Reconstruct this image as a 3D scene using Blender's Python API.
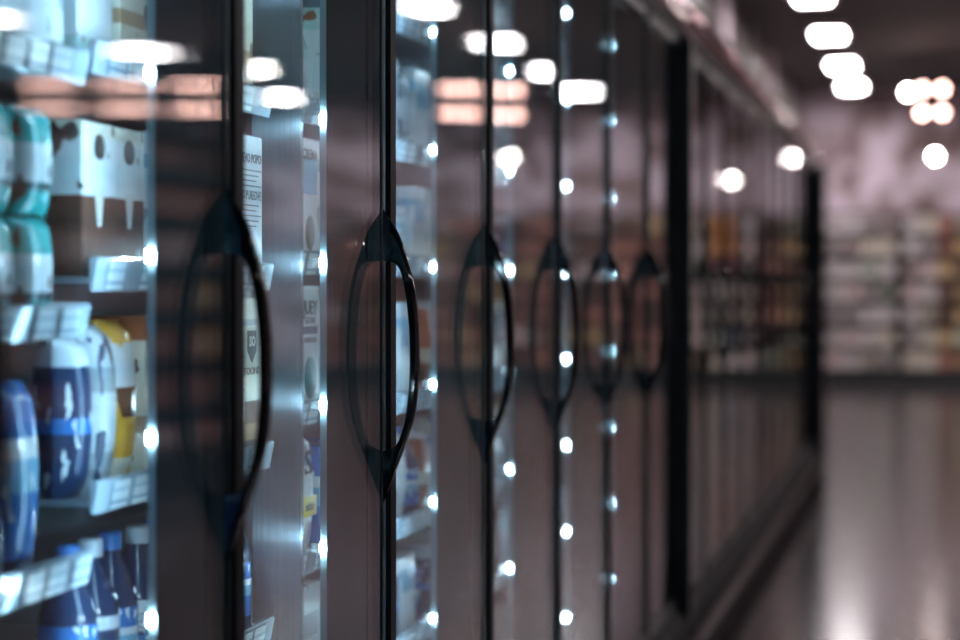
import bpy, bmesh, math, random
from mathutils import Vector, Matrix

random.seed(7)
for o in list(bpy.data.objects):
    bpy.data.objects.remove(o)
scene = bpy.context.scene
COL = scene.collection

# ------------------------------------------------------------------ camera
F = 2187.0            # focal length in pixels of the 960 x 640 frame
HC = 1.31             # camera height
DX = 0.84             # distance camera - door plane (doors lie in x = 0)
PSI = math.atan(460 / F)
PITCH = math.atan(32 / F)
cam_d = bpy.data.cameras.new('camera')
cam = bpy.data.objects.new('camera', cam_d)
COL.objects.link(cam)
cam.location = (DX, 0, HC)
cam.rotation_euler = (math.pi / 2 - PITCH, 0, PSI)
cam_d.sensor_width = 36
cam_d.lens = F * 36 / 960
cam_d.clip_start = 0.05
cam_d.dof.use_dof = True
cam_d.dof.focus_distance = 3.36
cam_d.dof.aperture_fstop = 2.1
scene.camera = cam

# ------------------------------------------------------------------ world, exposure
w = bpy.data.worlds.new('store_air')
scene.world = w
w.use_nodes = True
w.node_tree.nodes['Background'].inputs[0].default_value = (0.30, 0.38, 0.45, 1)
w.node_tree.nodes['Background'].inputs[1].default_value = 0.05
vs = scene.view_settings
vs.view_transform = 'Standard'
vs.look = 'None'
vs.gamma = 1
vs.use_curve_mapping = False
vs.exposure = 0.12

TROFFER = 62.0         # ceiling light strength
CHIP = 170.0           # freezer led strength
BULB = 110.0
COVER = 20.0           # frosted cover of the freezer led strips


def ray(px, py):
    R = cam.rotation_euler.to_matrix()
    return (R @ Vector(((px - 480) / F, (320 - py) / F, -1))).normalized()


def at_y(px, py, Y, mirror=False):
    """point on the sight line of a pixel, at aisle distance Y (mirrored in the doors when it is seen as a reflection)"""
    d = ray(px, py)
    p = Vector((DX, 0, HC)) + d * (Y / d.y)
    if mirror:
        p.x = -p.x
    return p


# ------------------------------------------------------------------ materials
MATS = {}


def mat(name, col, rough=0.5, metal=0.0, var=0.12, scale=6.0, bump=0.0, coat=0.0, spec=0.5, stretch=(1, 1, 1), emit=0.0, ecol=None):
    if name in MATS:
        return MATS[name]
    m = bpy.data.materials.new(name)
    m.use_nodes = True
    nt = m.node_tree
    b = nt.nodes['Principled BSDF']
    tc = nt.nodes.new('ShaderNodeTexCoord')
    mp = nt.nodes.new('ShaderNodeMapping')
    mp.inputs['Scale'].default_value = stretch
    nz = nt.nodes.new('ShaderNodeTexNoise')
    nz.inputs['Scale'].default_value = scale
    nz.inputs['Detail'].default_value = 4
    nt.links.new(tc.outputs['Object'], mp.inputs[0])
    nt.links.new(mp.outputs[0], nz.inputs['Vector'])
    mx = nt.nodes.new('ShaderNodeMix')
    mx.data_type = 'RGBA'
    c = Vector(col[:3])
    mx.inputs[6].default_value = (*(c * (1 - var)), 1)
    mx.inputs[7].default_value = (*[min(1, v) for v in c * (1 + var)], 1)
    nt.links.new(nz.outputs[0], mx.inputs[0])
    nt.links.new(mx.outputs[2], b.inputs['Base Color'])
    b.inputs['Roughness'].default_value = rough
    b.inputs['Metallic'].default_value = metal
    b.inputs['Coat Weight'].default_value = coat
    b.inputs['Coat Roughness'].default_value = 0.03
    b.inputs['Specular IOR Level'].default_value = spec
    if emit:
        b.inputs['Emission Color'].default_value = (*(ecol or col)[:3], 1)
        b.inputs['Emission Strength'].default_value = emit
    if bump:
        bp = nt.nodes.new('ShaderNodeBump')
        bp.inputs['Strength'].default_value = bump
        bp.inputs['Distance'].default_value = 0.01
        nt.links.new(nz.outputs[0], bp.inputs['Height'])
        nt.links.new(bp.outputs[0], b.inputs['Normal'])
    MATS[name] = m
    return m


def banded(name, stops, rough=0.35, blob=None, coat=0.0):
    """flat print: horizontal colour fields over the height of the pack, with an optional printed blot"""
    if name in MATS:
        return MATS[name]
    m = bpy.data.materials.new(name)
    m.use_nodes = True
    nt = m.node_tree
    b = nt.nodes['Principled BSDF']
    tc = nt.nodes.new('ShaderNodeTexCoord')
    sp = nt.nodes.new('ShaderNodeSeparateXYZ')
    nt.links.new(tc.outputs['Generated'], sp.inputs[0])
    cr = nt.nodes.new('ShaderNodeValToRGB')
    cr.color_ramp.interpolation = 'CONSTANT'
    el = cr.color_ramp.elements
    el[0].position = 0
    el[0].color = (*stops[0][1], 1)
    el.remove(el[1])
    for p, c in stops[1:]:
        e = el.new(p)
        e.color = (*c, 1)
    nt.links.new(sp.outputs[2], cr.inputs[0])
    out = cr.outputs[0]
    if blob:
        bc, thr, sc = blob
        nz = nt.nodes.new('ShaderNodeTexNoise')
        nz.inputs['Scale'].default_value = sc
        nz.inputs['Detail'].default_value = 2
        nt.links.new(tc.outputs['Generated'], nz.inputs['Vector'])
        gt = nt.nodes.new('ShaderNodeMath')
        gt.operation = 'GREATER_THAN'
        gt.inputs[1].default_value = thr
        nt.links.new(nz.outputs[0], gt.inputs[0])
        mx = nt.nodes.new('ShaderNodeMix')
        mx.data_type = 'RGBA'
        nt.links.new(gt.outputs[0], mx.inputs[0])
        nt.links.new(out, mx.inputs[6])
        mx.inputs[7].default_value = (*bc, 1)
        out = mx.outputs[2]
    nt.links.new(out, b.inputs['Base Color'])
    b.inputs['Roughness'].default_value = rough
    b.inputs['Coat Weight'].default_value = coat
    MATS[name] = m
    return m


def emission(name, col, strength):
    if name in MATS:
        return MATS[name]
    m = bpy.data.materials.new(name)
    m.use_nodes = True
    nt = m.node_tree
    nt.nodes.remove(nt.nodes['Principled BSDF'])
    e = nt.nodes.new('ShaderNodeEmission')
    e.inputs[0].default_value = (*col, 1)
    e.inputs[1].default_value = strength
    nt.links.new(e.outputs[0], nt.nodes['Material Output'].inputs[0])
    MATS[name] = m
    return m


def glass(name, tint, f0, power, ripple):
    """door glass: clear transmission under an angle dependent mirror reflection, with faint vertical drawing lines"""
    m = bpy.data.materials.new(name)
    m.use_nodes = True
    nt = m.node_tree
    nt.nodes.remove(nt.nodes['Principled BSDF'])
    tr = nt.nodes.new('ShaderNodeBsdfTransparent')
    tr.inputs[0].default_value = (*tint, 1)
    gl = nt.nodes.new('ShaderNodeBsdfGlossy')
    gl.inputs['Roughness'].default_value = 0.012
    gl.inputs['Color'].default_value = (1, 1, 1, 1)
    tc = nt.nodes.new('ShaderNodeTexCoord')
    mp = nt.nodes.new('ShaderNodeMapping')
    mp.inputs['Scale'].default_value = (1, 110, 0.2)
    nz = nt.nodes.new('ShaderNodeTexNoise')
    nz.inputs['Scale'].default_value = 1
    nz.inputs['Detail'].default_value = 2.5
    nt.links.new(tc.outputs['Object'], mp.inputs[0])
    nt.links.new(mp.outputs[0], nz.inputs['Vector'])
    bp = nt.nodes.new('ShaderNodeBump')
    bp.inputs['Strength'].default_value = 1
    bp.inputs['Distance'].default_value = ripple
    nt.links.new(nz.outputs[0], bp.inputs['Height'])
    nt.links.new(bp.outputs[0], gl.inputs['Normal'])
    lw = nt.nodes.new('ShaderNodeLayerWeight')
    lw.inputs[0].default_value = 0.5
    pw = nt.nodes.new('ShaderNodeMath')
    pw.operation = 'POWER'
    pw.inputs[1].default_value = power
    nt.links.new(lw.outputs['Facing'], pw.inputs[0])
    ma = nt.nodes.new('ShaderNodeMath')
    ma.operation = 'MULTIPLY_ADD'
    ma.inputs[1].default_value = 1 - f0
    ma.inputs[2].default_value = f0
    nt.links.new(pw.outputs[0], ma.inputs[0])
    mx = nt.nodes.new('ShaderNodeMixShader')
    nt.links.new(ma.outputs[0], mx.inputs[0])
    nt.links.new(tr.outputs[0], mx.inputs[1])
    nt.links.new(gl.outputs[0], mx.inputs[2])
    nt.links.new(mx.outputs[0], nt.nodes['Material Output'].inputs[0])
    MATS[name] = m
    return m


M_GLASS = glass('door_glass', (0.93, 0.97, 0.98), 0.04, 4.7, 0.000035)
M_BLACK = mat('black_gloss', (0.005, 0.009, 0.013), 0.3, spec=0.3)
M_STRIP = mat('matte_black', (0.004, 0.007, 0.010), 0.55, spec=0.15)
M_HANDLE = mat('handle_black', (0.003, 0.005, 0.009), 0.06, coat=0.0, var=0.05, spec=0.25)
M_MULL = mat('mullion_dark', (0.008, 0.013, 0.018), 0.4, var=0.1)
M_LINER = mat('liner_grey', (0.16, 0.18, 0.20), 0.4, var=0.04)
M_SHELF = mat('shelf_white', (0.22, 0.25, 0.28), 0.28, metal=0.0, var=0.05)
M_RAIL = mat('price_rail_clear', (0.36, 0.43, 0.49), 0.12, coat=0.5, var=0.05)
M_TAG = banded('price_tag', [(0, (0.52, 0.58, 0.62)), (0.18, (0.12, 0.22, 0.32)), (0.3, (0.52, 0.58, 0.62)), (0.62, (0.25, 0.36, 0.46)), (0.74, (0.52, 0.58, 0.62))])
M_STEEL = mat('brushed_steel', (0.25, 0.30, 0.35), 0.40, metal=1.0, var=0.15, scale=3, stretch=(60, 60, 0.6), bump=0.15)
_b = M_STEEL.node_tree.nodes['Principled BSDF']
_t = M_STEEL.node_tree.nodes.new('ShaderNodeTangent')
_t.direction_type = 'RADIAL'
_t.axis = 'Z'
M_STEEL.node_tree.links.new(_t.outputs[0], _b.inputs['Tangent'])
_b.inputs['Anisotropic'].default_value = 0.92
M_FASCIA = mat('fascia_satin', (0.60, 0.43, 0.44), 0.14, metal=0.85, var=0.08)
M_BASE = mat('base_dark', (0.010, 0.010, 0.012), 0.6, spec=0.06, var=0.2, scale=9)
M_BUMP = mat('bumper_brown', (0.06, 0.042, 0.042), 0.3, var=0.2, scale=9)
M_FLOOR = mat('polished_floor', (0.075, 0.061, 0.066), 0.15, var=0.25, scale=0.9, spec=0.6)
M_CEIL = mat('ceiling_dark', (0.10, 0.088, 0.09), 0.8, var=0.2, scale=0.8)
M_WALL = mat('wall_mauve', (0.56, 0.44, 0.50), 0.7, var=0.5, scale=2.0)
for _n in list(M_WALL.node_tree.nodes):
    if _n.type == 'MIX':
        _l = _n.inputs[0].links[0].from_socket
        _r = M_WALL.node_tree.nodes.new('ShaderNodeMapRange')
        _r.inputs[1].default_value = 0.43
        _r.inputs[2].default_value = 0.57
        M_WALL.node_tree.links.new(_l, _r.inputs[0])
        M_WALL.node_tree.links.new(_r.outputs[0], _n.inputs[0])
        _n.inputs[6].default_value = (0.27, 0.18, 0.18, 1)
        _n.inputs[7].default_value = (0.84, 0.70, 0.80, 1)
M_WALLD = mat('wall_umber', (0.20, 0.155, 0.15), 0.7, var=0.35, scale=0.9)
M_WHITE = mat('painted_white', (0.7, 0.68, 0.68), 0.5, var=0.05)
M_CHIP = emission('led_chip_light', (0.62, 0.87, 1.0), CHIP)
M_TROF = emission('troffer_light', (1.0, 0.93, 0.95), TROFFER)
M_BULB = emission('bulb_light', (1.0, 0.88, 0.84), BULB)
M_WARM = emission('warm_bulb_light', (1.0, 0.58, 0.50), BULB * 0.24)


# ------------------------------------------------------------------ mesh helpers
def link(name, me, m=None, parent=None, loc=None):
    o = bpy.data.objects.new(name, me)
    COL.objects.link(o)
    if me is not None and m is not None and len(me.materials) == 0:
        me.materials.append(m)
    if parent is not None:
        o.parent = parent
    if loc is not None:
        o.location = loc
    return o


def from_bm(name, bm, smooth=False):
    me = bpy.data.meshes.new(name)
    bmesh.ops.recalc_face_normals(bm, faces=bm.faces)
    bm.to_mesh(me)
    bm.free()
    if smooth:
        for p in me.polygons:
            p.use_smooth = True
    return me


def box_bm(bm, x0, x1, y0, y1, z0, z1, bev=0.0):
    g = bmesh.ops.create_cube(bm, size=1)
    vs_ = g['verts']
    for v in vs_:
        v.co = Vector((x0 + (v.co.x + .5) * (x1 - x0), y0 + (v.co.y + .5) * (y1 - y0), z0 + (v.co.z + .5) * (z1 - z0)))
    if bev:
        es = {e for v in vs_ for e in v.link_edges}
        bmesh.ops.bevel(bm, geom=list(es), offset=bev, segments=2, profile=0.6, affect='EDGES')


def box(x0, x1, y0, y1, z0, z1, bev=0.0, name='box'):
    bm = bmesh.new()
    box_bm(bm, x0, x1, y0, y1, z0, z1, bev)
    return from_bm(name, bm)


def boxes(lst, bev=0.0, name='boxes'):
    bm = bmesh.new()
    for b in lst:
        box_bm(bm, *b, bev)
    return from_bm(name, bm)


def extrude_profile(pts, y0, y1, name='profile', smooth=False, bev=0.0):
    """closed outline in x/z swept along y"""
    bm = bmesh.new()
    vs_ = [bm.verts.new((x, y0, z)) for x, z in pts]
    f = bm.faces.new(vs_)
    r = bmesh.ops.extrude_face_region(bm, geom=[f])
    top = [e for e in r['geom'] if isinstance(e, bmesh.types.BMVert)]
    for v in top:
        v.co.y = y1
    if bev:
        cap = [e for e in bm.edges if abs(e.verts[0].co.y - e.verts[1].co.y) < 1e-6]
        bmesh.ops.bevel(bm, geom=cap, offset=bev, segments=3, profile=0.5, affect='EDGES')
    return from_bm(name, bm, smooth)


def lathe(prof, n=16, name='lathe'):
    bm = bmesh.new()
    rings = []
    for r, z in prof:
        rings.append([bm.verts.new((r * math.cos(2 * math.pi * k / n), r * math.sin(2 * math.pi * k / n), z)) for k in range(n)])
    for a, b in zip(rings, rings[1:]):
        for k in range(n):
            bm.faces.new((a[k], a[(k + 1) % n], b[(k + 1) % n], b[k]))
    bm.faces.new(rings[0][::-1])
    bm.faces.new(rings[-1])
    return from_bm(name, bm, True)


def struct(o):
    o['kind'] = 'structure'
    return o


def thing(name, label, cat, loc=(0, 0, 0), group=None, me=None, m=None):
    o = link(name, me, m)
    o.location = loc
    o['label'] = label
    o['category'] = cat
    if group:
        o['group'] = group
    return o


# ------------------------------------------------------------------ the room
YB = 29.9             # back wall
CEIL = 3.93
XL, XR, YF = -1.05, 12.0, -6.0
struct(link('floor', box(XL - .2, XR + .2, YF - .2, YB + .2, -0.1, 0), M_FLOOR))
struct(link('ceiling', box(XL - .2, XR + .2, YF - .2, YB + .2, CEIL, CEIL + .1), M_CEIL))
struct(link('wall_back', box(XL - .2, XR + .2, YB, YB + .2, 0, CEIL), M_WALL))
wl = struct(link('wall_left', box(XL - .2, XL, YF, YB, 0, CEIL), M_WALLD))
struct(link('wall_right', box(XR, XR + .2, YF, YB, 0, CEIL), M_WALL))
struct(link('wall_front', box(XL - .2, XR + .2, YF - .2, YF, 0, CEIL), M_WALL))
bb = boxes([(XL, XL + .04, 14.6 + k * 2.6, 14.9 + k * 2.6, 0, CEIL) for k in range(6)])
for k in range(6):
    link('pilaster', box(XL, XL + .05, 13.4 + k * 2.7, 14.1 + k * 2.7, 0, CEIL), M_BUMP if k % 2 else M_WALL, wl)
struct(link('baseboard_back', box(XL, XR, YB - .03, YB, 0, .12), M_BLACK))

# ------------------------------------------------------------------ freezer cases
P = 0.762
Y1 = 2.56


def seam(i):
    return Y1 + P * (i - 1)


ZB, ZT = HC - 1.04, HC + 0.815       # bottom and top of the doors
CAB = 0.86                          # depth of a case


def spline(pts, n):
    out = []
    k = len(pts)
    for i in range(k - 1):
        p0 = Vector(pts[max(i - 1, 0)])
        p1 = Vector(pts[i])
        p2 = Vector(pts[i + 1])
        p3 = Vector(pts[min(i + 2, k - 1)])
        for j in range(n):
            t = j / n
            out.append(0.5 * ((2 * p1) + (p2 - p0) * t + (2 * p0 - 5 * p1 + 4 * p2 - p3) * t * t + (3 * p1 - p0 - 3 * p2 + p3) * t ** 3))
    out.append(Vector(pts[-1]))
    return out


def handle_mesh():
    outer = [(0, .121), (.0217, .087), (.0372, .048), (.049, .005), (.0545, -.042), (.0566, -.090), (.0555, -.140), (.0505, -.188), (.040, -.226), (.025, -.267), (0, -.332)]
    inner = [(0, .042), (.016, .0395), (.0275, .028), (.0355, -.003), (.0405, -.042), (.0430, -.090), (.0425, -.140), (.0385, -.183), (.031, -.22), (.0197, -.244), (0, -.251)]
    o = spline(outer, 4)
    i = spline(inner, 4)
    pts = [(max(0, p.x), p.y) for p in o] + [(max(0, p.x), p.y) for p in reversed(i)]
    # strip of quads between the two outlines, kept as one C shaped solid
    bm = bmesh.new()
    n = len(o)
    W = 0.012
    rows = []
    for k in range(n):
        a, b = o[k], i[k]
        ax, bx_ = max(0, a.x), max(0, b.x)
        t = k / (n - 1)
        end = min(1, min(t, 1 - t) / 0.10)
        hw = W * (0.25 + 0.75 * end ** 0.7)
        mid = Vector(((ax + bx_) / 2, (a.y + b.y) / 2))
        ring = []
        for (fx, fy) in ((0, .55), (0, -.55), (.22, -1), (.78, -1), (1, -.5), (1, .5), (.78, 1), (.22, 1)):
            q = (ax + (bx_ - ax) * (1 - fx), a.y + (b.y - a.y) * (1 - fx))
            ring.append(bm.verts.new((q[0], fy * hw, q[1])))
        rows.append(ring)
    for r0, r1 in zip(rows, rows[1:]):
        for k in range(8):
            bm.faces.new((r0[k], r0[(k + 1) % 8], r1[(k + 1) % 8], r1[k]))
    bm.faces.new(rows[0])
    bm.faces.new(rows[-1][::-1])
    bmesh.ops.remove_doubles(bm, verts=bm.verts, dist=1e-6)
    me = from_bm('handle', bm, True)
    me.set_sharp_from_angle(angle=math.radians(32))
    return me


ME_HANDLE = handle_mesh()
GAPW = 0.006
DW = P - GAPW


def pane_mesh(sag):
    """6 mm pane, bowed along its width by sag"""
    bm = bmesh.new()
    n = 24
    cols = []
    for k in range(n + 1):
        y = DW * k / n
        u = 2 * k / n - 1
        dx = -sag * (1 - u * u)
        cols.append([bm.verts.new((dx + x, y, z)) for x in (0, -.006) for z in (ZB + .03, ZT - .03)])
    for a, b in zip(cols, cols[1:]):
        bm.faces.new((a[0], b[0], b[1], a[1]))
        bm.faces.new((a[2], a[3], b[3], b[2]))
        bm.faces.new((a[0], a[2], b[2], b[0]))
        bm.faces.new((a[1], b[1], b[3], a[3]))
    bm.faces.new((cols[0][0], cols[0][1], cols[0][3], cols[0][2]))
    bm.faces.new((cols[-1][0], cols[-1][2], cols[-1][3], cols[-1][1]))
    bm.normal_update()
    side = [f for f in bm.faces if abs(f.normal.x) < .5]
    bmesh.ops.split_edges(bm, edges=list({e for f in side for e in f.edges}))
    me = bpy.data.meshes.new('pane')
    bmesh.ops.recalc_face_normals(bm, faces=bm.faces)
    bm.normal_update()
    for f in bm.faces:
        f.smooth = abs(f.normal.x) > .5
    bm.to_mesh(me)
    bm.free()
    return me


PANES = {s: pane_mesh(s) for s in (0.0, 0.0018, -0.0006, 0.0005)}
for me in PANES.values():
    me.materials.append(M_GLASS)
ME_STRIP = box(0.0, 0.009, DW - 0.036, DW, ZB, ZT, 0.002, 'edge_strip')
ME_NEAR = box(-0.03, -0.0075, 0.0, 0.022, ZB + .03, ZT - .03, 0.002, 'hinge_stile')
ME_FAR = box(-0.03, -0.0075, DW - .03, DW, ZB + .03, ZT - .03, 0.002, 'latch_stile')
ME_TOPR = box(-0.03, 0.004, 0, DW, ZT - .03, ZT, 0.003, 'top_rail')
ME_BOTR = box(-0.03, 0.004, 0, DW, ZB, ZB + .03, 0.003, 'bottom_rail')
ME_STRIP.materials.append(M_STRIP)
for me in (ME_NEAR, ME_FAR, ME_TOPR, ME_BOTR):
    me.materials.append(M_BLACK)
ME_HANDLE.materials.append(M_HANDLE)


def door(case, y0, sag=0.0, twist=0.0, near_handle=False):
    d = link('door', None, parent=case, loc=(0, y0 + GAPW / 2, 0))
    d.rotation_euler = (0, 0, math.radians(twist))
    link('pane', PANES[sag], parent=d)
    link('edge_strip', ME_STRIP, parent=d)
    link('hinge_stile', ME_NEAR, parent=d)
    link('latch_stile', ME_FAR, parent=d)
    link('top_rail', ME_TOPR, parent=d)
    link('bottom_rail', ME_BOTR, parent=d)
    link('handle', ME_HANDLE, parent=d, loc=(0.0005, 0.055 if near_handle else DW - 0.049, HC))
    return d


ME_MULL = box(-0.098, -0.032, -0.03, 0.03, ZB - .01, ZT + .01, 0.003, 'mullion')
ME_MULL.materials.append(M_MULL)
ME_LENS = boxes([(-0.1035, -0.0985, -0.0225, 0.0225, ZB + .02, ZT - .02), (-0.110, -0.1035, -0.0225, -0.0195, ZB + .02, ZT - .02), (-0.110, -0.1035, 0.0195, 0.0225, ZB + .02, ZT - .02)], 0, 'led_housing')
ME_LENS.materials.append(mat('led_housing_silver', (0.30, 0.42, 0.48), 0.3, metal=0.2))
ME_COVER = box(-0.1050, -0.1040, -0.019, 0.019, ZB + .02, ZT - .02, 0, 'led_cover')
ME_COVER.materials.append(emission('led_cover_light', (0.40, 0.74, 1.0), COVER))
bm = bmesh.new()
box_bm(bm, -0.0022, 0.0022, -0.005, 0.005, -0.007, 0.007, 0.001)
ME_CHIP = from_bm('led_chip', bm)
ME_CHIP.materials.append(M_CHIP)
ME_CHIP_BARE = ME_CHIP.copy()
ME_CHIP_BARE.materials.clear()
ME_CHIP_BARE.materials.append(emission('bare_led_chip_light', (0.55, 0.86, 1.0), CHIP * 3))
CHIP_H = [0.71 - 0.2235 * k for k in range(8)]


def mullion(case, y, lit=True, cover=True):
    m = link('mullion', ME_MULL, parent=case, loc=(0, y, 0))
    if lit:
        link('led_housing', ME_LENS, parent=m)
        if cover:
            link('led_cover', ME_COVER, parent=m)
        for h in CHIP_H:
            for s in (-1, 1):
                c = link('led_chip', ME_CHIP if cover else ME_CHIP_BARE, parent=m, loc=(-0.1065, s * 0.0245, HC + h))
                c.rotation_euler = (0, 0, -s * math.radians(45))
    return m


def fascia(case, y0, y1):
    link('header_strip', box(-.03, .012, y0, y1, ZT + .004, ZT + .036, .003), M_STRIP, case)
    pts = [(-.03, ZT + .038), (.012, ZT + .038)]
    for k in range(11):
        a = math.radians(-75 + 160 * k / 10)
        pts.append((.004 + .040 * math.cos(a), ZT + .086 + .046 * math.sin(a)))
    pts += [(-.03, ZT + .132)]
    o = link('fascia', extrude_profile(pts, y0, y1, 'fascia', smooth=False), M_FASCIA, case)
    for p in o.data.polygons:
        p.use_smooth = abs(p.normal.y) < .5 and p.normal.x > .02
    link('fascia_trim', box(-.04, .020, y0, y1, ZT + .134, ZT + .158, .004), M_STRIP, case)
    return o


def case_shell(case, y0, y1):
    b = 0.03
    link('back_panel', box(-CAB, -CAB + b, y0 + b, y1 - b, .10, ZT + .15), M_LINER, case)
    link('top_panel', box(-CAB, -.04, y0 + b, y1 - b, ZT + .02, ZT + .15), M_LINER, case)
    link('bottom_panel', box(-CAB + b, -.04, y0 + b, y1 - b, .10, ZB - .02), M_LINER, case)
    link('side_panel', box(-CAB, -.035, y0, y0 + b - .001, 0.0, ZT + .15), M_BLACK, case)
    link('side_panel', box(-CAB, -.035, y1 - b + .001, y1, 0.0, ZT + .15), M_BLACK, case)
    link('kick_plate', box(-.06, -.035, y0, y1, 0.0, .10), M_BLACK, case)
    pts = [(-.034, .085), (.035, .085), (.05, .10), (.05, .19), (.03, .235), (.006, ZB - .012), (-.034, ZB - .012)]
    link('bumper', extrude_profile(pts, y0, y1, 'bumper', bev=0.0), M_BASE, case)
    link('bumper_rail', box(.0505, .066, y0, y1, .125, .165, .005), M_BUMP, case)
    fascia(case, y0, y1)


# --- near case: doors -1 .. 6
FIRST, LAST = -1, 6
YA0, YA1 = seam(FIRST) - .02, seam(LAST + 1) + .004
caseA = thing('freezer_case', 'long lit black freezer case with bow handles on clear glass doors, nearest', 'freezer', (0, 0, 0), 'glass door freezer cases')
case_shell(caseA, YA0, YA1)
SAG = {0: 0.0018, 1: 0.0005, 2: 0.0, 3: -0.0006, 4: 0.0005}
TW = {-1: 0, 0: 0.0, 1: .05, 2: 0.0, 3: -.06, 4: .05, 5: -.04, 6: .03}
for i in range(FIRST, LAST + 1):
    door(caseA, seam(i), SAG.get(i, 0.0), TW[i], near_handle=(i == 6))
for i in range(FIRST, LAST + 2):
    y = seam(i)
    if i == FIRST:
        y += .035
    if i == LAST + 1:
        y -= .06
    mullion(caseA, y, cover=(i != 2))     # bare chips beside the steel upright
link('case_joint_post', box(-.03, .045, YA1 - .002, YA1 + .05, 0, ZT + .003, .006), M_BLACK, caseA)

# --- far case: ten doors, unlit
YC0 = YA1 + .055
caseB = thing('freezer_case', 'far black freezer case with unlit reflecting doors, ending at a black post', 'freezer', (0, 0, 0), 'glass door freezer cases')
NB = 10
YC1 = YC0 + .02 + NB * P + .02
case_shell(caseB, YC0, YC1)
for k in range(NB):
    door(caseB, YC0 + .02 + k * P, 0.0, random.uniform(-.06, .06))
for k in range(NB + 1):
    mullion(caseB, YC0 + .02 + k * P + (.04 if k == 0 else (-.04 if k == NB else 0)), lit=False)
pe = link('end_post', box(-.4, .085, YC1 + .002, YC1 + .18, 0, ZT + .02, .01), M_BLACK, caseB)

# --- shelves inside the near case, bay by bay (heights relative to the camera)
SHELF = {
    0: [.575, .272, -.040, -.345, -.65],
    1: [.565, .290, .018, -.262, -.54],
    2: [.55, .297, .042, -.208, -.458, -.70],
    3: [.52, .270, .045, -.225, -.47, -.70],
    4: [.52, .270, .045, -.225, -.47, -.70],
    5: [.52, .270, .045, -.225, -.47, -.70],
    6: [.52, .270, .045, -.225, -.47, -.70],
}
XS = -0.20            # shelf front
ME_TAG = box(0, .0015, -.027, .027, -.018, .018, 0, 'price_tag')
ME_TAG.materials.append(M_TAG)


def shelf(case, bay, h):
    y0, y1 = seam(bay) + (.070 if bay == 2 else .012), seam(bay + 1) - .012
    z = HC + h
    s = link('shelf', boxes([(-.80, XS, y0, y1, z - .012, z - .004)]), M_SHELF, case)
    pts = [(XS + .001, z - .020), (XS + .004, z - .022), (XS + .012, z + .018), (XS + .010, z + .021), (XS + .001, z + .020)]
    link('price_rail', extrude_profile(pts, y0, y1, 'price_rail'), M_RAIL, s)
    y = y0 + .05 + random.uniform(0, .03)
    while y < y1 - .03:
        t = link('price_tag', ME_TAG, parent=s, loc=(XS + .0105, y, z - .002))
        t.rotation_euler = (0, math.radians(11), 0)
        y += random.choice((.066, .075, .12))
    return s


for bay, hs in SHELF.items():
    for h in hs:
        shelf(caseA, bay, h)
# steel upright between the second and third bays
link('steel_upright', box(-.245, -.163, seam(2) + .050, seam(2) + .066, ZB - .018, ZT + .018, .001), M_STEEL, caseA)

# ------------------------------------------------------------------ packs
UNIT = {}


def unit_carton():
    bm = bmesh.new()
    box_bm(bm, -.5, .5, -.5, .5, 0, 1, .018)
    return from_bm('carton', bm)


def unit_plate():
    return box(0, 1, -.5, .5, 0, 1, 0, 'plate')


def unit_pouch():
    bm = bmesh.new()
    nu, nv = 8, 12
    fr, bk = {}, {}
    for j in range(nv + 1):
        v = j / nv
        for i in range(nu + 1):
            u = i / nu
            prof = (math.sin(math.pi * min(1, v * .62 + .18)) ** 0.8) if v < .93 else 0.04
            prof *= (1 - (2 * u - 1) ** 4) * .98 + .02
            if v == 0:
                prof *= .75
            wv = .5 * (1 - .05 * math.sin(math.pi * v))
            y = (2 * u - 1) * wv
            fr[i, j] = bm.verts.new((.5 * prof + .012, y, v))
            bk[i, j] = bm.verts.new((-.5 * prof - .012, y, v))
    for j in range(nv):
        for i in range(nu):
            bm.faces.new((fr[i, j], fr[i + 1, j], fr[i + 1, j + 1], fr[i, j + 1]))
            bm.faces.new((bk[i, j], bk[i, j + 1], bk[i + 1, j + 1], bk[i + 1, j]))
        for i in (0, nu):
            bm.faces.new((fr[i, j], fr[i, j + 1], bk[i, j + 1], bk[i, j]))
    for i in range(nu):
        bm.faces.new((fr[i, 0], bk[i, 0], bk[i + 1, 0], fr[i + 1, 0]))
        bm.faces.new((fr[i, nv], fr[i + 1, nv], bk[i + 1, nv], bk[i, nv]))
    return from_bm('pouch', bm, True)


UNIT['carton'] = unit_carton()
UNIT['plate'] = unit_plate()
UNIT['pouch'] = unit_pouch()
UNIT['bottle'] = lathe([(.44, 0), (.49, .02), (.5, .06), (.5, .55), (.47, .63), (.30, .78), (.19, .85), (.18, .90)], 18, 'bottle')
UNIT['sleeve'] = lathe([(.5, .0), (.505, .01), (.505, .99), (.5, 1)], 18, 'sleeve')
UNIT['cap'] = lathe([(.21, 0), (.215, .1), (.215, .85), (.19, 1)], 14, 'cap')
UNIT['tub'] = lathe([(.38, 0), (.40, .01), (.475, .93), (.475, .95)], 20, 'tub')
UNIT['lid'] = lathe([(.5, 0), (.5, .7), (.46, 1)], 20, 'lid')
VAR = {}


def umesh(kind, m):
    key = (kind, m.name)
    if key not in VAR:
        me = UNIT[kind].copy()
        me.materials.clear()
        me.materials.append(m)
        VAR[key] = me
    return VAR[key]


def part(name, kind, m, root, loc, sc, rot=None):
    o = link(name, umesh(kind, m), parent=root, loc=loc)
    o.scale = sc
    if rot:
        o.rotation_euler = rot
    return o


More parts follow.
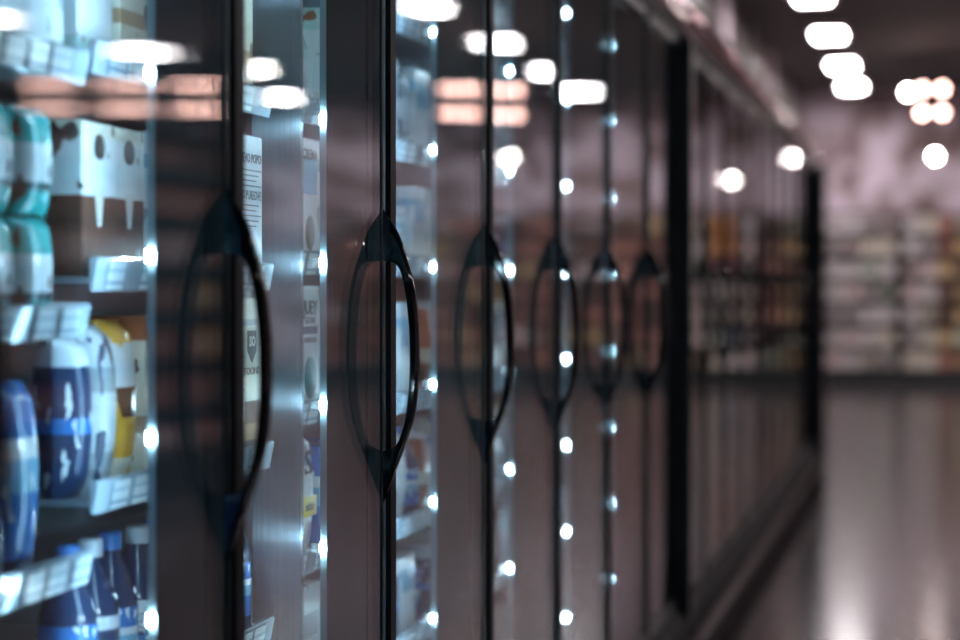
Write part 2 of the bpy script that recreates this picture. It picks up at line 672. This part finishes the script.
def lettering(txt, size, root, loc, m, width=None, bold=0.0):
    cu = bpy.data.curves.new('txt', 'FONT')
    cu.body = txt
    cu.size = size
    cu.extrude = 0.0002
    cu.offset = bold
    cu.align_x = 'CENTER'
    cu.resolution_u = 2
    t = bpy.data.objects.new('txt', cu)
    me = bpy.data.meshes.new_from_object(t)
    bpy.data.objects.remove(t)
    me.materials.clear()
    me.materials.append(m)
    o = link('lettering', me, parent=root, loc=loc)
    # text plane x/y -> pack front (faces +x)
    o.rotation_euler = (math.pi / 2, 0, math.pi / 2)
    if width:
        wv = max(1e-6, max(v.co.x for v in me.vertices) - min(v.co.x for v in me.vertices))
        o.scale = (width / wv, 1, 1)
    return o


C = dict(
    white=(.72, .76, .78), cream=(.70, .66, .55), mint=(.45, .66, .62), teal=(.01, .42, .42), dteal=(.01, .10, .12),
    brown=(.11, .045, .03), dbrown=(.05, .022, .018), rust=(.36, .11, .05), gold=(.80, .42, .06), blue=(.03, .16, .45), lblue=(.20, .46, .66),
    navy=(.015, .035, .09), grey=(.32, .36, .39), silver=(.55, .60, .64), green=(.05, .32, .14), red=(.42, .04, .04),
    black=(.01, .013, .017), pink=(.60, .36, .38), kraft=(.40, .26, .15))
FOILS = {
    'teal': ('teal and white', [(0, C['teal']), (.22, C['dteal']), (.30, C['white']), (.66, C['teal'])], (C['brown'], .60, 3.2)),
    'blue': ('bright blue', [(0, C['navy']), (.12, C['blue']), (.45, C['lblue']), (.62, C['white']), (.72, C['blue'])], (C['white'], .63, 5)),
    'silver': ('silver grey', [(0, C['grey']), (.25, C['silver']), (.6, C['grey']), (.75, C['silver'])], (C['navy'], .62, 4)),
    'mint': ('pale mint', [(0, C['mint']), (.15, C['white']), (.8, C['mint'])], (C['rust'], .62, 3)),
    'brown': ('brown and white', [(0, C['brown']), (.52, C['white']), (.9, C['cream'])], (C['dbrown'], .60, 3)),
    'gold': ('yellow and brown', [(0, C['cream']), (.18, C['gold']), (.42, C['brown']), (.60, C['white']), (.86, C['gold'])], (C['gold'], .58, 2.5)),
    'white': ('white', [(0, C['silver']), (.1, C['white']), (.75, C['lblue']), (.84, C['white'])], (C['grey'], .62, 4)),
    'cream': ('cream', [(0, C['cream']), (.3, C['kraft']), (.4, C['cream']), (.85, C['rust'])], (C['brown'], .63, 4)),
    'green': ('green and white', [(0, C['green']), (.3, C['white']), (.55, C['mint']), (.85, C['green'])], (C['black'], .62, 3)),
    'rust': ('orange brown', [(0, C['rust']), (.35, C['cream']), (.5, C['rust']), (.9, C['white'])], (C['brown'], .6, 3)),
    'black': ('black', [(0, C['black']), (.7, C['dteal']), (.8, C['black'])], None),
    'navy': ('navy blue', [(0, C['navy']), (.4, C['blue']), (.5, C['navy']), (.82, C['silver'])], (C['white'], .64, 5)),
}
ORD = ['first', 'second', 'third', 'fourth', 'fifth', 'sixth', 'seventh', 'eighth', 'ninth', 'tenth']
BAYN = {0: 'leftmost', 1: 'second', 2: 'third', 3: 'fourth', 4: 'fifth', 5: 'sixth', 6: 'seventh'}


def foil(key, rough=.3):
    n, st, bl = FOILS[key]
    return banded('print_' + key, st, rough, bl)


def pack(kind, key, y, h, wd, ht, dp, label, group=None, xf=-.212, rot=0.0, lean=0.0, extra=None):
    """pack with its front centre at (xf, y), standing at camera-relative height h"""
    cat = {'carton': 'carton', 'pouch': 'pouch', 'bottle': 'bottle', 'tub': 'tub'}[kind]
    nm = {'carton': 'food_carton', 'pouch': 'food_pouch', 'bottle': 'drink_bottle', 'tub': 'food_tub'}[kind]
    r = thing(nm, label, cat, (xf - dp / 2, y, HC + h), group)
    r.rotation_euler = (lean, 0, rot)
    if kind == 'carton':
        part('box_body', 'carton', foil(key), r, (0, 0, 0), (dp, wd, ht))
        st = FOILS[key][1]
        if key == 'brown':
            pic = part('picture', 'sleeve', mat('picture_black', (.015, .015, .018), .4), r, (dp / 2 - .0006, 0, ht * .84), (ht * .17, wd * .34, .0012))
            pic.rotation_euler = (0, math.pi / 2, 0)
            tri = link('flap_print', extrude_profile([(-.018, .03), (.018, .03), (.006, -.03), (-.006, -.03)], 0, .0008, 'flap_print'), mat('print_pale', (.7, .68, .66), .4), r, (dp / 2 + .0004, 0, ht * .48))
            tri.rotation_euler = (0, 0, math.pi / 2)
        part('front_label', 'plate', mat('paper_' + key, st[len(st) // 2][1], .45, var=.1, scale=40), r, (dp / 2 - .0002, 0, ht * .56), (.001, wd * .74, ht * .20))
    elif kind == 'pouch':
        part('bag', 'pouch', foil(key, .2), r, (0, 0, 0), (dp, wd, ht))
        part('seal_strip', 'plate', mat('seal_' + key, FOILS[key][1][-1][1], .3, var=.1), r, (-.0025, 0, ht * .955), (.005, wd * .985, ht * .045))
    elif kind == 'bottle':
        d = min(wd, dp)
        part('bottle_body', 'bottle', mat('plastic_' + key, FOILS[key][1][0][1], .15, var=.08), r, (0, 0, 0), (d, d, ht))
        part('label_sleeve', 'sleeve', foil(key), r, (0, 0, ht * .1), (d * 1.004, d * 1.004, ht * .44))
        part('cap', 'cap', mat('cap_' + key, FOILS[key][1][-1][1], .3, var=.05), r, (0, 0, ht * .885), (d, d, ht * .115))
    else:
        d = min(wd, dp)
        part('cup', 'tub', foil(key), r, (0, 0, 0), (d, d, ht * .93))
        part('lid', 'lid', mat('lid_' + key, FOILS[key][1][-1][1], .3, var=.05), r, (0, 0, ht * .88), (d, d, ht * .12))
    return r


INK = mat('ink_dark', (.02, .025, .035), .5)
INKB = mat('ink_brown', (.10, .03, .02), .5)
HEAD = {}


def fill(bay, si, y0, y1, kinds, gap=.006, group=None, n0=0):
    """a row of packs along one shelf, front edges just behind the price rail"""
    hs = SHELF[bay]
    h = hs[si] - .004
    top = (hs[si - 1] - .03) if si > 0 else ZT - HC - .03
    room = top - h
    y = y0
    n = 0
    while True:
        kind, key, wd, fr = kinds[n % len(kinds)]
        ht = room * fr
        if y + wd > y1:
            break
        lab = '%s %s, %s from the left on the %s shelf of the %s bay' % (FOILS[key][0], {'carton': 'carton', 'pouch': 'pouch', 'bottle': 'bottle', 'tub': 'tub'}[kind], ORD[n + n0], ORD[si], BAYN[bay])
        d = {'carton': .14, 'pouch': .075, 'bottle': wd, 'tub': wd}[kind]
        pack(kind, key, y + wd / 2, h, wd, ht, d, lab, group or 'packs on the freezer shelves', rot=random.uniform(-.04, .04) if kind != 'carton' else 0, xf=-.206 - random.uniform(.0, .012))
        y += wd + gap
        n += 1


S = {b: (seam(b) + .016, seam(b + 1) - .016) for b in range(0, 7)}
# leftmost bay
fill(0, 0, *S[0], [('carton', 'white', .12, .8), ('carton', 'cream', .12, .7)])
fill(1, 0, *S[1], [('carton', 'mint', .12, .8), ('carton', 'white', .12, .75)])
fill(0, 1, *S[0], [('carton', 'mint', .11, .85), ('carton', 'white', .12, .8)])
a, b = S[0]
for k in range(6):
    yy = a + .06 + k * .118
    for lvl, nm in ((0, 'lower'), (1, 'upper')):
        pack('pouch', 'teal', yy, SHELF[0][2] - .004 + lvl * .132, .112, .128, .05,
             'teal and white pouch, %s of two stacked, %s pair from the left' % (nm, ORD[k]), 'stacked teal pouches', rot=random.uniform(-.05, .05))
fill(0, 3, a, b, [('bottle', 'navy', .085, .92), ('pouch', 'blue', .12, .85), ('pouch', 'green', .11, .75), ('pouch', 'blue', .12, .9)])
fill(0, 4, a, b, [('tub', 'white', .11, .5), ('tub', 'navy', .11, .55), ('tub', 'blue', .11, .5)])
# second bay
a, b = S[1]
fill(1, 1, a, b, [('carton', 'mint', .12, .82), ('carton', 'cream', .10, .8)])
fill(1, 2, a, a + .26, [('carton', 'brown', .112, .80)])
fill(1, 2, a + .27, b - .11, [('carton', 'white', .10, .82), ('pouch', 'mint', .11, .8), ('carton', 'silver', .10, .8)], n0=4)
fill(1, 3, a, a + .30, [('pouch', 'navy', .06, .8), ('pouch', 'silver', .06, .86), ('pouch', 'gold', .10, .88), ('carton', 'cream', .055, .9)])
fill(1, 3, a + .31, b - .10, [('pouch', 'navy', .10, .8), ('carton', 'white', .11, .8)], n0=4)
fill(1, 4, a, b, [('bottle', 'blue', .075, .86), ('bottle', 'navy', .075, .86)])
# the packs seen sharply between the first two handles
t = pack('carton', 'silver', b - .062, SHELF[1][2] - .004, .122, .222, .12, 'white carton with rows of small dark print beside the steel upright', 'packs on the freezer shelves', xf=-.206)
for o in [o for o in t.children]:
    o.data = umesh('carton' if o.name.startswith('box_body') else 'plate', mat('paper_print_white', (.55, .60, .64), .5, var=.04, scale=30))
LX = .0608
lettering('PIEVO POPO', .020, t, (LX, .0, .180), INK, .104, .0004)
lettering('LO PUREOVE', .020, t, (LX, .0, .123), INK, .104, .0004)
for k, zz in enumerate((.167, .159, .151, .143, .113, .105, .097, .089, .081)):
    link('print_line', box(0, .0006, -.052, .052 - .012 * (k % 3), 0, .0022), INK, t, (LX - .0004, 0, zz))
me = lathe([(.016, 0), (.016, .0006), (.001, .0007)], 20, 'round_stamp')
o = link('round_stamp', me, INK, t, (LX - .0004, -.028, .058))
o.rotation_euler = (0, math.pi / 2, 0)
link('print_line', box(0, .0006, -.05, .02, 0, .003), INK, t, (LX - .0004, 0, .035))
t = pack('carton', 'cream', b - .060, SHELF[1][3] - .004, .118, .250, .12, 'cream tall pack with a dark shield badge over brown picture', 'packs on the freezer shelves', xf=-.206)
for o in [o for o in t.children]:
    if o.name.startswith('box_body'):
        o.data = umesh('carton', banded('print_shield_pack', [(0, C['dbrown']), (.12, C['kraft']), (.22, C['brown']), (.36, C['cream']), (.83, C['grey']), (.87, C['cream'])], .4, (C['cream'], .64, 2.5)))
    else:
        o.data = umesh('plate', mat('paper_shield', (.62, .60, .52), .5))
sh = extrude_profile([(-.022, .02), (.022, .02), (.022, -.012), (0, -.03), (-.022, -.012)], 0, .0008, 'shield_badge')
o = link('shield_badge', sh, INK, t, (.0622, 0, .180))
o.rotation_euler = (0, 0, math.pi / 2)
lettering('SO', .022, t, (.0626, 0, .176), mat('ink_white', (.7, .7, .68), .5), .030, .0006)
lettering('TOONS', .016, t, (.0612, 0, .132), INKB, .08, .0004)

# third bay: right of the steel upright
a, b = S[2]
a2 = 3.508
PA = 'packs on the freezer shelves'
fill(2, 0, a + .062, b, [('carton', 'mint', .13, .85), ('carton', 'white', .12, .85)])
t = pack('bottle', 'mint', a2 + .06, SHELF[2][1] - .004, .10, .205, .10, 'pale mint bottle next to the steel upright, on the upper shelf', PA)
t = pack('carton', 'white', a2 + .062, SHELF[2][2] - .004, .122, .215, .10, 'white and pale blue carton with a dark oval, right of the steel upright', PA, xf=-.206)
o = link('oval_picture', lathe([(.026, 0), (.026, .0006), (.001, .0007)], 24, 'oval_picture'), mat('oval_olive', (.16, .15, .10), .4), t, (.0506, 0, .055))
o.rotation_euler = (0, math.pi / 2, 0)
o.scale = (1.15, 1, 1)
lettering('CREMA', .024, t, (.0512, 0, .18), INK, .09, .0004)
t = pack('carton', 'mint', a2 + .062, SHELF[2][3] - .004, .122, .215, .10, 'mint carton with big dark lettering and a navy bar, right of the upright', PA, xf=-.206)
lettering('JUEY', .032, t, (.0512, 0, .168), INK, .085, .0012)
lettering('GUAE', .016, t, (.0512, 0, .152), INK, .06, .0003)
link('label_bar', box(0, .0008, -.042, .042, 0, .013), mat('bar_navy', C['navy'], .4), t, (.0508, 0, .134))
lettering('EVIDOS', .012, t, (.0512, 0, .120), INK, .07, .0002)
o = link('oval_picture', lathe([(.036, 0), (.036, .0006), (.001, .0007)], 24, 'oval_picture'), mat('oval_teal', (.10, .26, .28), .4), t, (.0506, 0, .06))
o.rotation_euler = (0, math.pi / 2, 0)
t = pack('pouch', 'white', a2 + .058, SHELF[2][4] - .004, .115, .215, .07, 'white pouch with a curled letter and a yellow sticker below mint carton', PA, xf=-.206)
lettering('S', .06, t, (.034, 0, .145), INK, .05, .0012)
link('sticker', box(0, .001, -.042, .042, 0, .034, 0), mat('sticker_yellow', (.85, .66, .05), .4), t, (.035, 0, .075))
lettering('ato', .022, t, (.0362, 0, .085), INK, .05, .0004)
t = pack('carton', 'silver', a2 + .062, SHELF[2][5] - .004, .122, .20, .10, 'plain pale grey carton low down, right of the steel upright', PA, xf=-.206)
for si in range(1, 6):
    fill(2, si, a + .062, a2 - .004, [('carton', ['white', 'cream', 'white', 'mint', 'white', 'silver'][si], .10, .84)])
for si in range(1, 6):
    fill(2, si, a2 + .13, b, [('carton', ['white', 'mint', 'cream', 'brown', 'blue', 'white'][si], .11, .84), ('pouch', ['silver', 'teal', 'gold', 'white', 'rust', 'navy'][si], .115, .84)], n0=2)
# fourth, fifth and sixth bays
SEQ = [[('carton', 'white', .12, .86), ('carton', 'mint', .11, .8)],
       [('carton', 'white', .13, .84), ('pouch', 'silver', .12, .86)],
       [('carton', 'mint', .10, .82), ('tub', 'white', .12, .6), ('carton', 'white', .12, .84)],
       [('pouch', 'rust', .10, .84), ('carton', 'white', .12, .82), ('pouch', 'gold', .11, .82)],
       [('pouch', 'rust', .11, .8), ('pouch', 'white', .12, .84), ('bottle', 'blue', .09, .86)],
       [('carton', 'navy', .12, .8), ('carton', 'white', .13, .8), ('tub', 'blue', .11, .6)]]
DARK = [[('carton', 'brown', .12, .8), ('pouch', 'navy', .11, .7)], [('pouch', 'rust', .12, .75), ('carton', 'black', .12, .8)],
        [('bottle', 'navy', .09, .8), ('carton', 'navy', .12, .7), ('pouch', 'white', .1, .7)], [('carton', 'black', .12, .7), ('pouch', 'brown', .12, .8)]]
for bay in (3, 4, 5, 6):
    for si in range(6):
        sq = SEQ[(si + (bay - 3)) % 6] if si else SEQ[0]
        if bay == 3:
            sq = SEQ[si]
        else:
            sq = DARK[(si + bay) % 4]
        fill(bay, si, *S[bay], sq)

# ------------------------------------------------------------------ shelving on the back wall and across the aisle
M_GOND = mat('gondola_taupe', (.04, .032, .032), .5)
M_GONDK = mat('gondola_kick', (.012, .016, .017), .5)
M_GSHELF = mat('gondola_shelf_pale', (.05, .042, .045), .45)
ME_GB = box(-.60, .60, 0, .03, .06, 2.30, 0, 'gondola_back')
ME_GK = box(-.60, .60, -.02, .42, 0, .255, .006, 'gondola_base')
ME_GU = box(-.025, .025, .0, .05, .0, 2.31, .004, 'upright')
ME_GS = box(-.595, .595, .03, .40, 0, .03, .004, 'gondola_shelf')
ME_GT = box(-.595, .595, .401, .415, -.012, .034, .003, 'shelf_edge')
ME_GH = box(-.60, .60, .0, .40, 2.27, 2.30, .006, 'top_cap')
for me, m in ((ME_GB, M_GOND), (ME_GK, M_GONDK), (ME_GU, M_GOND), (ME_GS, M_GSHELF), (ME_GT, M_GSHELF), (ME_GH, M_GOND)):
    me.materials.append(m)
GZ = [.26 + .3 * k for k in range(7)]


def gondola(x, y, rz, label, group):
    g = thing('gondola_shelf', label, 'shelving', (x, y, 0), group)
    g.rotation_euler = (0, 0, rz)
    link('back_panel', ME_GB, parent=g)
    link('base', ME_GK, parent=g)
    link('top_cap', ME_GH, parent=g)
    link('upright', ME_GU, parent=g, loc=(-.57, 0, 0))
    link('upright', ME_GU, parent=g, loc=(.57, 0, 0))
    for z in GZ[1:]:
        s = link('gondola_shelf_board', ME_GS, parent=g, loc=(0, 0, z - .031))
        link('shelf_edge', ME_GT, parent=s)
    return g


def far_carton():
    bm = bmesh.new()
    box_bm(bm, -.5, .5, -.5, .5, 0, .93, .02)
    box_bm(bm, -.47, .47, -.47, .47, .925, 1, .01)
    return from_bm('far_carton', bm)


UNIT['far_carton'] = far_carton()


def solid(name, c, c2):
    return banded('pack_' + name, [(0, c), (.3, c2), (.62, c)], .5)


PACKC = {
    'cream': solid('cream', (.80, .70, .56), (.88, .82, .74)), 'pink': solid('pink', (.80, .58, .58), (.86, .76, .74)),
    'pale': solid('pale', (.86, .80, .80), (.66, .58, .60)), 'sage': solid('sage', (.40, .50, .40), (.78, .78, .66)),
    'ochre': solid('ochre', (.66, .40, .16), (.76, .62, .42)), 'redbrown': solid('redbrown', (.50, .18, .13), (.62, .36, .30)),
    'umber': solid('umber', (.16, .08, .06), (.30, .17, .13)), 'orange': solid('orange', (.90, .30, .05), (.92, .42, .10)),
    'magenta': solid('magenta', (.70, .10, .22), (.78, .24, .32)), 'steelblue': solid('steelblue', (.08, .15, .26), (.30, .36, .44)),
}
PWORD = {'cream': 'cream', 'pink': 'pale pink', 'pale': 'off-white', 'sage': 'sage green', 'ochre': 'ochre', 'redbrown': 'reddish brown', 'umber': 'dark brown',
         'orange': 'orange', 'magenta': 'magenta', 'steelblue': 'slate blue'}
SHN = ['bottom', 'second lowest', 'third lowest', 'middle', 'third highest', 'second highest', 'top']


def stock(g, x, y, rz, pal_of, where, group, per=6, skip=None):
    R = Matrix.Rotation(rz, 3, 'Z')
    for si, z in enumerate(GZ):
        n = per
        wv = 1.12 / n
        for k in range(n):
            if skip and skip(si, k):
                continue
            lx = -.56 + (k + .5) * wv
            key = pal_of(si, k)
            p = R @ Vector((lx, .24, 0))
            shape = 'far_carton' if (si + k // 2) % 3 else 'pouch'
            me = umesh(shape, PACKC[key])
            ht = random.uniform(.175, .205)
            o = thing('shelf_pack', '%s pack, %s along the %s shelf, %s' % (PWORD[key], ORD[k], SHN[si], where), 'pack', (x + p.x, y + p.y, z), group, me)
            o.rotation_euler = (0, 0, rz + (-math.pi / 2 if shape == 'pouch' else 0) + (math.pi if shape == 'pouch' else 0))
            o.scale = (.2, wv * .9, ht) if shape == 'pouch' else (wv * .9, .24, ht)


PALE = ['cream', 'pink', 'pale', 'pale', 'cream', 'sage', 'pink', 'pale']
WARM = ['redbrown', 'umber', 'redbrown', 'pink', 'ochre', 'umber', 'redbrown']
xs = [-.30 + 1.22 * k for k in range(7)]
NM = ['corner unit', 'aisle-end unit', 'third unit', 'fourth unit', 'fifth unit', 'sixth unit', 'last unit']
for k, x in enumerate(xs):
    g = gondola(x, YB - .06, math.pi, 'tall taupe wall shelving full of packs against back wall, ' + NM[k] + ' from the corner' * (k > 1), 'back wall shelving')

    def pal(si, j, k=k):
        if k == 0:
            return random.choice(PALE)
        if k == 1:
            # packs run right to left as this unit faces the camera
            return random.choice(['ochre', 'redbrown', 'umber', 'sage']) if j < 3 else random.choice(PALE)
        if k == 2:
            return random.choice(PALE + ['orange', 'ochre', 'steelblue', 'pink'])
        return random.choice(WARM)
    stock(g, x, YB - .06, math.pi, pal, 'back wall ' + NM[k], 'packs on the back wall shelves', per=5 if k < 3 else 4,
          skip=(lambda si, j: si in (4, 5, 6) and j in (2, 3)) if k == 2 else None)
# tall orange and magenta display packs on the wall shelving
for dz, key, ht, lb in ((GZ[4], 'magenta', .17, 'magenta box under two orange boxes on back wall shelving'),
                        (GZ[5], 'orange', .24, 'orange box between the magenta box and the top orange box'),
                        (GZ[6], 'orange', .205, 'bright orange box on the top shelf against the back wall')):
    thing('display_box', lb, 'box', (2.03, YB - .30, dz + .0005), 'boxes on the wall shelving', umesh('far_carton', PACKC[key])).scale = (.24, .24, ht)

# the shelf row across the aisle, seen as a reflection in the doors
XG = 4.35
for k in range(6):
    y = 8.6 + 1.22 * k
    g = gondola(XG, y, math.pi / 2, 'brown aisle shelving opposite the freezer doors, %s unit from the camera end' % ORD[k], 'aisle shelving opposite the freezers')
    stock(g, XG, y, math.pi / 2, lambda si, j: random.choice(WARM), 'shelving opposite the freezers, %s unit' % ORD[k], 'packs on the opposite aisle shelving', per=2)

# ------------------------------------------------------------------ ceiling lights
ME_TF = boxes([(-.18, .18, -.39, -.35, -.06, 0), (-.18, .18, .35, .39, -.06, 0), (-.18, -.14, -.35, .35, -.06, 0), (.14, .18, -.35, .35, -.06, 0)], 0, 'troffer_frame')
ME_TF.materials.append(M_WHITE)
ME_TD = box(-.14, .14, -.35, .35, -.045, -.03, 0, 'diffuser')
ME_TD.materials.append(M_TROF)
ROWN = {0: 'over the freezer row', 1: 'over the next aisle', 2: 'over the far aisle'}
TY = [4.6, 7.6, 10.6, 13.6, 16.6, 19.5, 22.5, 25.6, 28.3]
for r, x in enumerate((-.27, 3.75, 7.7)):
    for k, y in enumerate(TY):
        t = thing('ceiling_light', 'white rectangular ceiling light %s, %s from the back wall' % (ROWN[r], ORD[len(TY) - 1 - k]), 'ceiling light', (x, y, CEIL - .002), 'ceiling lights')
        link('frame', ME_TF, parent=t)
        link('diffuser', ME_TD, parent=t)

ME_ROD = lathe([(.008, 0), (.008, 1)], 8, 'rod')
ME_ROD.materials.append(M_BLACK)
ME_SHADE = lathe([(.045, -.02), (.047, -.02), (.045, .03), (.02, .10), (.012, .12)], 18, 'lamp_shade')
ME_SHADE.materials.append(M_BLACK)
bm = bmesh.new()
bmesh.ops.create_uvsphere(bm, u_segments=14, v_segments=10, radius=.034)
ME_BULB = from_bm('bulb', bm, True)
ME_BULB.materials.append(M_BULB)


def pendant(p, label):
    t = thing('pendant_lamp', label, 'pendant lamp', p, 'pendant lamps')
    link('bulb', ME_BULB, parent=t, loc=(0, 0, -.035))
    link('lamp_shade', ME_SHADE, parent=t, loc=(0, 0, .012))
    link('rod', ME_ROD, parent=t, loc=(0, 0, .12)).scale = (1, 1, CEIL - p.z - .12)
    return t


pendant(at_y(935, 153, 24.5), 'round bright pendant lamp above the back shelving, lowest on the right')
pendant(at_y(908, 89, 25.2), 'round bright pendant lamp beside the cluster of warm bulbs')
pendant(at_y(500, 155, 24.5, True), 'pendant lamp mirrored in the door between second and third handles')
pendant(at_y(728, 177, 25.0, True), 'pendant lamp mirrored low in the far freezer doors')
pendant(at_y(273, 66, 23.0, True), 'pendant lamp mirrored at the top of the second door')

ME_WB = ME_BULB.copy()
ME_WB.materials.clear()
ME_WB.materials.append(M_WARM)
ME_WSH = lathe([(.036, -.01), (.038, -.01), (.036, .04), (.015, .07)], 14, 'lamp_cup')
ME_WSH.materials.append(M_BLACK)
ME_BAR = boxes([(-.16, .16, -.012, .012, .10, .12)], 0, 'cross_bar')
ME_BAR.materials.append(M_BLACK)


def cluster(p, label, n=4):
    t = thing('spot_cluster', label, 'spotlight', p, 'warm spot clusters')
    for k in range(n):
        q = ((k % 2 - .5) * .21, 0, (k // 2 - .5) * -.25)
        link('bulb', ME_WB, parent=t, loc=q)
        link('lamp_cup', ME_WSH, parent=t, loc=(q[0], q[1] + .05, q[2] + .02)).rotation_euler = (math.radians(-70), 0, 0)
        link('rod', ME_ROD, parent=t, loc=(q[0], .05, q[2])).scale = (1, 1, CEIL - p.z - q[2] - .002)
    return t


cluster(at_y(932, 101, 24), 'cluster of four small warm bulbs high on the right')
cluster(at_y(460, 101, 22, True), 'cluster of four warm bulbs mirrored beside the third handle')
cluster(at_y(500, 103, 22, True), 'cluster of four warm bulbs mirrored just right of the third seam')
cluster(at_y(70, 97, 22, True), 'cluster of four warm bulbs mirrored in the leftmost door, left one')
cluster(at_y(125, 97, 22, True), 'cluster of four warm bulbs mirrored in the leftmost door, middle one')
cluster(at_y(178, 97, 22, True), 'cluster of four warm bulbs mirrored in the leftmost door, right one')
